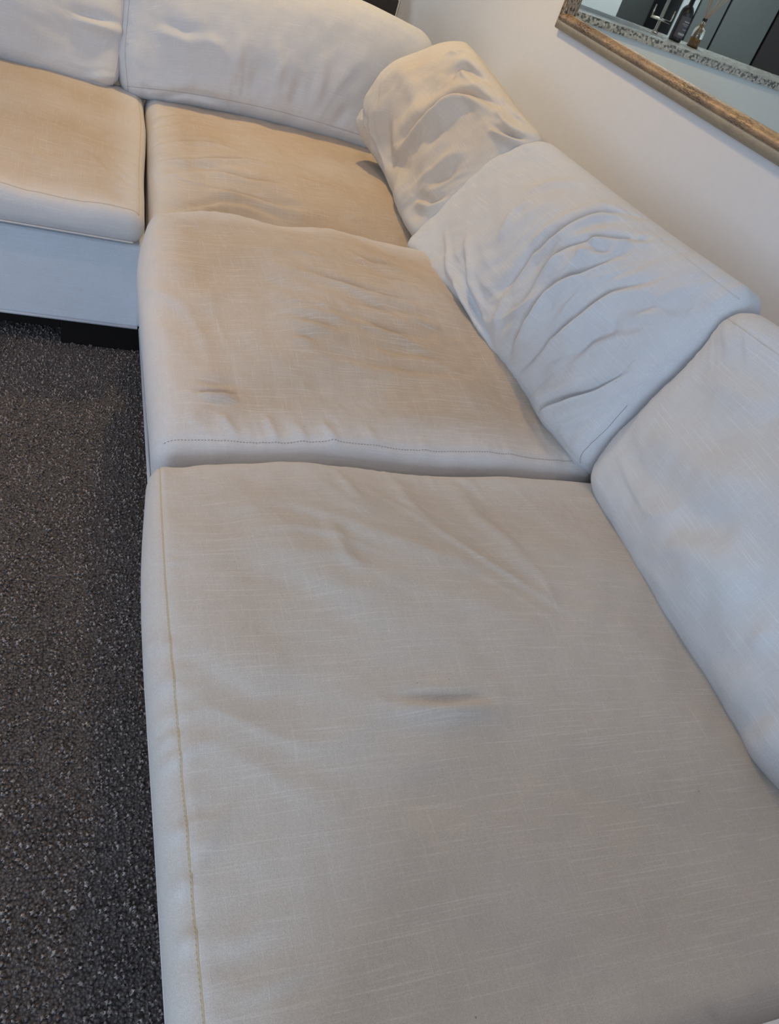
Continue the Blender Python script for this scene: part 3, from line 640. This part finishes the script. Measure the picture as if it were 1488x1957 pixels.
def add_seam(cu, root, edge, inset, m, rad=0.0011, name='seam', a0=-0.95, a1=0.95, lift=0.0003, z=None):
    P = cu.line(edge, inset, a0, a1, 160, lift, z)
    return link(name, tube_mesh([[tuple(p) for p in P]], rad, 6), m, root)
def add_stitches(cu, root, edge, inset, m, a0=-0.93, a1=0.93, pitch=0.0060, rad=0.0008):
    L = (cu.b if edge in ('left', 'right') else cu.a)*2*(a1-a0)/2; n = int(L/pitch)
    P = cu.line(edge, inset, a0, a1, n*3, 0.0003)
    return link('stitching', tube_mesh([[tuple(P[3*i]), tuple(P[3*i+1]), tuple(P[3*i+2]-(P[3*i+2]-P[3*i+1])*0.3)] for i in range(n)], rad, 5), m, root, kind='stuff')

def build_cushion(key, name, label, cat, m, step, seed, group, seams=(), lump=0.0022):
    back = cat == 'back cushion'
    cu = Cushion(key, CUSHIONS[key], seed, lump, seams, 0.45 if back else 0.0, 0.0 if back else (0.02 if key in ('near_seat', 'middle_seat') else 0.0), (2.1 if key == 'middle_back' else 1.6) if back else 1.3)
    G = cu.G.reshape(-1, 3); c = G.mean(0)
    root = empty(name, (c[0], c[1], G[:, 2].min()-(0.12 if cat == 'seat cushion' else 0.0)), label, cat, group)
    link('cover', cu.mesh(step), m, root)
    return cu, root
SG = 'seat cushions of the corner sofa'; BG = 'back cushions of the corner sofa'
cu, r = build_cushion('near_seat', 'seat_cushion', 'large smooth linen seat cushion nearest the viewer, filling the bottom of the picture', 'seat cushion', M_SEAT, 0.0042, 11, SG,
    seams=(('left', 0.034, 0.0016, 0.004),), lump=0.0020)
add_stitches(cu, r, 'left', 0.034, M_THREAD, -0.97, 0.95)
add_seam(cu, r, 'left', 0.0355, M_THREAD, 0.0014, 'seam', -0.97, 0.95, lift=-0.0006)
add_seam(cu, r, 'left', 0.0, M_THREADW, 0.0016, 'piping', z=-0.03)
cu, r = build_cushion('middle_seat', 'seat_cushion', 'puffy stained seat cushion in the middle, with a dotted stitch line along its near edge', 'seat cushion', M_SEATW, 0.0048, 22, SG,
    seams=(('bottom', 0.036, 0.0018, 0.004),), lump=0.0030)
add_stitches(cu, r, 'bottom', 0.036, M_THREADD, -0.95, 0.90, rad=0.0009)
cu, r = build_cushion('corner_seat', 'seat_cushion', 'low creased seat cushion in the corner of the sofa, behind the stained middle one', 'seat cushion', M_SEATW, 0.0055, 33, SG, lump=0.0022)
cu, r = build_cushion('left_seat', 'seat_cushion', 'beige seat cushion of the left wing, above the skirt and dark block leg', 'seat cushion', M_SEATW, 0.006, 44, SG,
    seams=(('bottom', 0.030, 0.0016, 0.004), ('right', 0.018, 0.0012, 0.004)), lump=0.0020)
add_seam(cu, r, 'bottom', 0.030, M_THREAD, 0.0011, a1=0.97)
add_seam(cu, r, 'bottom', 0.004, M_THREADW, 0.0028, 'piping', z=-0.034)
add_seam(cu, r, 'right', 0.018, M_THREAD, 0.0010, 'seam', -0.95, 0.9)
cu, r = build_cushion('near_back', 'back_cushion', 'smooth blue-grey back cushion at the right edge of the picture, nearest the viewer', 'back cushion', M_BACK, 0.0045, 55, BG,
    seams=(('top', 0.040, 0.0016, 0.004), ('left', 0.012, 0.001, 0.003)), lump=0.0030)
add_seam(cu, r, 'top', 0.040, M_THREADW, 0.0013, a1=0.9)
add_seam(cu, r, 'bottom', 0.004, M_THREADW, 0.0018, 'piping')
cu, r = build_cushion('middle_back', 'back_cushion', 'back cushion with many diagonal folds, below the framed mirror', 'back cushion', M_BACK, 0.0045, 66, BG,
    seams=(('bottom', 0.034, 0.0016, 0.004), ('left', 0.030, 0.001, 0.003), ('top', 0.030, 0.0012, 0.003), ('right', 0.034, 0.0012, 0.003)), lump=0.0042)
add_seam(cu, r, 'bottom', 0.034, M_THREADW, 0.0009)
add_seam(cu, r, 'top', 0.030, M_THREADW, 0.0011, a0=-0.2)
add_seam(cu, r, 'right', 0.034, M_THREADD, 0.0007, a0=-0.9, a1=-0.2)
cu, r = build_cushion('corner_back', 'back_cushion', 'slumped warm-light-tinted back cushion in the corner, creased across its middle', 'back cushion', M_BACKW, 0.0048, 77, BG, lump=0.0050)
add_seam(cu, r, 'left', 0.030, M_THREADW, 0.0008)
cu, r = build_cushion('far_right_back', 'back_cushion', 'long back cushion at the top of the picture, left of the corner cushion', 'back cushion', M_BACK, 0.0058, 88, BG,
    seams=(('bottom', 0.040, 0.0016, 0.004), ('left', 0.030, 0.0012, 0.003)), lump=0.0026)
add_seam(cu, r, 'bottom', 0.040, M_THREADD, 0.0008)
add_seam(cu, r, 'left', 0.030, M_THREADD, 0.0008)
cu, r = build_cushion('far_left_back', 'back_cushion', 'back cushion in the top left corner of the picture, with piped edges', 'back cushion', M_BACK, 0.0065, 99, BG,
    seams=(('bottom', 0.020, 0.0012, 0.003), ('right', 0.020, 0.0012, 0.003)), lump=0.0026)
add_seam(cu, r, 'bottom', 0.016, M_THREADW, 0.0020, 'piping')
add_seam(cu, r, 'right', 0.016, M_THREADW, 0.0020, 'piping')

# ---------------------------------------------------------------- framed mirror on the right wall
Y0, Y1, Z0, Z1 = 0.75, 2.845, 1.048, 1.95
mir = empty('wall_mirror', (XW, (Y0+Y1)/2, Z0), 'large mirror in a distressed gold and champagne frame on the right wall', 'mirror')
PROF = [(0.0, 0.0), (0.0, 0.016), (0.003, 0.020), (0.014, 0.026), (0.026, 0.029), (0.0275, 0.027), (0.029, 0.030), (0.033, 0.0345), (0.039, 0.036), (0.045, 0.033), (0.050, 0.026), (0.053, 0.018), (0.054, 0.0045)]
def rail(side):
    n = 60; V = []; F = []; mi = []
    k = len(PROF)
    for i in range(n+1):
        for (d, h) in PROF:
            t = i/n
            if side in ('bottom', 'top'):
                a, b = Y0+d, Y1-d; y = a+(b-a)*t; z = Z0+d if side == 'bottom' else Z1-d
            else:
                a, b = Z0+d, Z1-d; z = a+(b-a)*t; y = Y0+d if side == 'near' else Y1-d
            V.append((XW-h, y, z))
    for i in range(n):
        for j in range(k-1):
            q = (i*k+j, (i+1)*k+j, (i+1)*k+j+1, i*k+j+1)
            F.append(q if side in ('bottom', 'far') else q[::-1]); mi.append(1 if j >= 5 else 0)
    me = bpy.data.meshes.new('frame_rail'); me.from_pydata(V, [], F); me.update()
    o = link('frame_rail', me, [M_FOUT, M_FIN] if side in ('bottom', 'top') else [M_FOUTV, M_FINV], mir); me.polygons.foreach_set('material_index', mi)
    return o
for sd in ('bottom', 'top', 'near', 'far'): rail(sd)
box('mirror_glass', (XW-0.005, Y0+0.050, Z0+0.050), (XW-0.001, Y1-0.050, Z1-0.050), M_MIRROR, mir)

# ---------------------------------------------------------------- kitchen behind the sofa (seen in the mirror)
ZT = 1.000; YF = 4.60
isl = empty('kitchen_island', (-0.6, 4.9, 0.0), 'white panelled kitchen island reflected in the mirror, under a granite worktop', 'kitchen island')
box('body', (-2.3, YF+0.03, 0.0), (XW-0.002, 5.16, ZT-0.042), M_WHITE, isl)
box('plinth', (-2.3, YF+0.02, 0.0), (XW-0.002, YF+0.029, 0.10), M_WHITE, isl)
def worktop():
    bm = bmesh.new(); z0, z1 = ZT-0.040, ZT
    for lo, hi in (((-2.35, YF), (-0.20, 5.22)), ((0.42, YF), (XW-0.002, 5.22)), ((-0.20, YF), (0.42, 4.74)), ((-0.20, 5.14), (0.42, 5.22))):
        box_bm(bm, (lo[0], lo[1], z0), (hi[0], hi[1], z1))
    me = bpy.data.meshes.new('worktop'); bm.to_mesh(me); bm.free(); return link('granite_worktop', me, M_GRAN, None, False)
tag(worktop(), 'speckled grey granite worktop on the island, seen in the mirror', 'worktop')
snk = empty('kitchen_sink', (0.11, 4.94, ZT), 'steel kitchen sink set in the granite worktop, seen in the mirror', 'sink')
def sink():
    bm = bmesh.new(); x0, x1, y0, y1, zb = -0.197, 0.417, 4.743, 5.137, ZT-0.035; t = 0.012
    box_bm(bm, (x0, y0, zb), (x1, y1, zb+0.004)); 
    box_bm(bm, (x0, y0, zb), (x0+t, y1, ZT+0.003)); box_bm(bm, (x1-t, y0, zb), (x1, y1, ZT+0.003)); box_bm(bm, (x0+t, y0, zb), (x1-t, y0+t, ZT+0.003)); box_bm(bm, (x0+t, y1-t, zb), (x1-t, y1, ZT+0.003))
    me = bpy.data.meshes.new('basin'); bm.to_mesh(me); bm.free(); link('basin', me, M_STEEL, snk, False)
    link('drain', lathe([(0.035, 0), (0.035, 0.003), (0.02, 0.003)], 16, (0.1, 4.94, zb+0.004)), M_STEEL, snk)
sink()
tp = empty('kitchen_tap', (-0.29, 4.98, ZT), 'tall chrome tap with cross handles beside the dark bottle, seen in the mirror', 'tap')
link('body', lathe([(0.022, 0), (0.022, 0.012), (0.011, 0.02), (0.011, 0.30)], 16, (-0.29, 4.98, ZT)), M_STEEL, tp)
link('spout', tube_mesh([[(-0.29, 4.98, ZT+0.30+0.09*math.sin(a), ) if False else (-0.29+0.09*(1-math.cos(a)), 4.98, ZT+0.30+0.09*math.sin(a)) for a in [math.pi*k/12 for k in range(13)]]], 0.010, 10), M_STEEL, tp)
link('cross_bar', tube_mesh([[(-0.365, 4.975, ZT+0.080), (-0.215, 4.975, ZT+0.080)]], 0.008, 10), M_STEEL, tp)
for xx in (-0.365, -0.215): link('handle', tube_mesh([[(xx, 4.975, ZT+0.073), (xx, 4.975, ZT+0.145)]], 0.005, 8), M_STEEL, tp)
bt = empty('soap_bottle', (-0.44, 4.96, ZT), 'dark brown pump bottle with a grey label, seen in the mirror', 'bottle')
BX, BY = -0.44, 4.96
link('body', lathe([(0.036, 0), (0.041, 0.004), (0.042, 0.012), (0.042, 0.155), (0.038, 0.175), (0.026, 0.192), (0.016, 0.200), (0.015, 0.235)], 28, (BX, BY, ZT)), M_BLACK, bt)
link('pump', lathe([(0.017, 0.232), (0.018, 0.255), (0.007, 0.257), (0.007, 0.29), (0.012, 0.292), (0.012, 0.302)], 16, (BX, BY, ZT)), M_BLACK, bt)
def curved(r, a0, a1, z0, z1, m, nm, par, th=0.0006, n=14):
    V = []; F = []
    for i in range(n+1):
        a = a0+(a1-a0)*i/n
        for z in (z0, z1): V.append((BX+(r+th)*math.cos(a), BY+(r+th)*math.sin(a), ZT+z))
    for i in range(n): F.append((2*i, 2*i+2, 2*i+3, 2*i+1))
    me = bpy.data.meshes.new(nm); me.from_pydata(V, [], F); me.update(); return link(nm, me, m, par)
lab = curved(0.042, math.radians(190), math.radians(330), 0.025, 0.140, M_LABEL, 'label', bt)
for z0, z1, a0, a1 in ((0.112, 0.118, 215, 290), (0.100, 0.103, 215, 300), (0.092, 0.094, 215, 285), (0.070, 0.074, 215, 275), (0.040, 0.052, 215, 300)):
    curved(0.0426, math.radians(a0), math.radians(a1), z0, z1, M_PRINT, 'print_line', lab, 0.0009)
df = empty('reed_diffuser', (-0.59, 4.96, ZT), 'clear glass reed diffuser with amber oil beside the dark bottle, seen in the mirror', 'diffuser')
DX, DY = -0.59, 4.96
link('bottle', lathe([(0.034, 0), (0.038, 0.004), (0.038, 0.092), (0.034, 0.110), (0.016, 0.126), (0.013, 0.132), (0.013, 0.160)], 24, (DX, DY, ZT)), M_GLASS, df)
link('oil', lathe([(0.032, 0.005), (0.035, 0.008), (0.035, 0.055)], 24, (DX, DY, ZT)), M_CORK, df)
link('collar', lathe([(0.015, 0.150), (0.015, 0.166), (0.012, 0.168)], 20, (DX, DY, ZT)), M_BLACK, df)
for (dx, dy) in ((-0.085, 0.0), (-0.06, 0.02), (0.01, 0.03), (0.03, -0.01), (-0.10, -0.02), (0.05, 0.02)):
    link('reed', tube_mesh([[(DX-dx*0.35, DY-dy*0.3, ZT+0.012), (DX+dx*0.05, DY, ZT+0.16), (DX+dx, DY+dy, ZT+0.33)]], 0.0021, 6), M_REED, df)

# tall cupboards and splashback on the kitchen's back wall
def cabinet(name, x0, x1, m, label, cat, y=6.3, z1=2.35, door=True):
    t = empty(name, ((x0+x1)/2, 6.55, 0.0), label, cat)
    box('carcass', (x0+0.01, y+0.02, 0.0), (x1-0.01, 6.71, z1), M_BLACK, t)
    box('door', (x0+0.006, y, 0.06), (x1-0.006, y+0.02, z1), m, t, bev=0.003)
    return t
cabinet('tall_cabinet', -2.205, -1.735, M_CAB, 'grey-green tall cupboard door between two dark gaps, seen in the mirror', 'cabinet')
cabinet('tall_cabinet', -2.9, -2.225, M_CABD, 'dark brown tall cupboard door at the right edge of the mirror', 'cabinet')
cabinet('tall_cabinet', -1.72, -1.46, M_CAB, 'narrow grey cupboard behind the diffuser reeds, seen in the mirror', 'cabinet')
cabinet('tall_cabinet', -1.45, -1.30, M_PALE, 'narrow pale cupboard strip behind the dark bottle, seen in the mirror', 'cabinet')
sp = empty('splashback', (-0.2, 6.79, 0.9), 'dark glossy splashback behind the tap, seen in the mirror', 'splashback')
box('dark_panel', (-1.60, 6.72, 0.5), (-1.03, 6.79, 2.3), M_SPLASH, sp)
box('pale_panel', (-1.025, 6.72, 0.5), (0.6, 6.79, 2.3), M_WHITE, sp)
# dark box standing behind the sofa, just showing over the far cushion
tb = empty('tall_box', (1.08, 3.85, 0.0), 'black upright box just showing over the far cushion at the top of the picture', 'box')
box('case', (0.93, 3.72, 0.012), (1.215, 4.0, 0.88), M_BLACK, tb, bev=0.006)
for fx in (0.95, 1.17):
    for fy in (3.74, 3.96): box('foot', (fx, fy, 0.0), (fx+0.02, fy+0.02, 0.012), M_BLACK, tb)
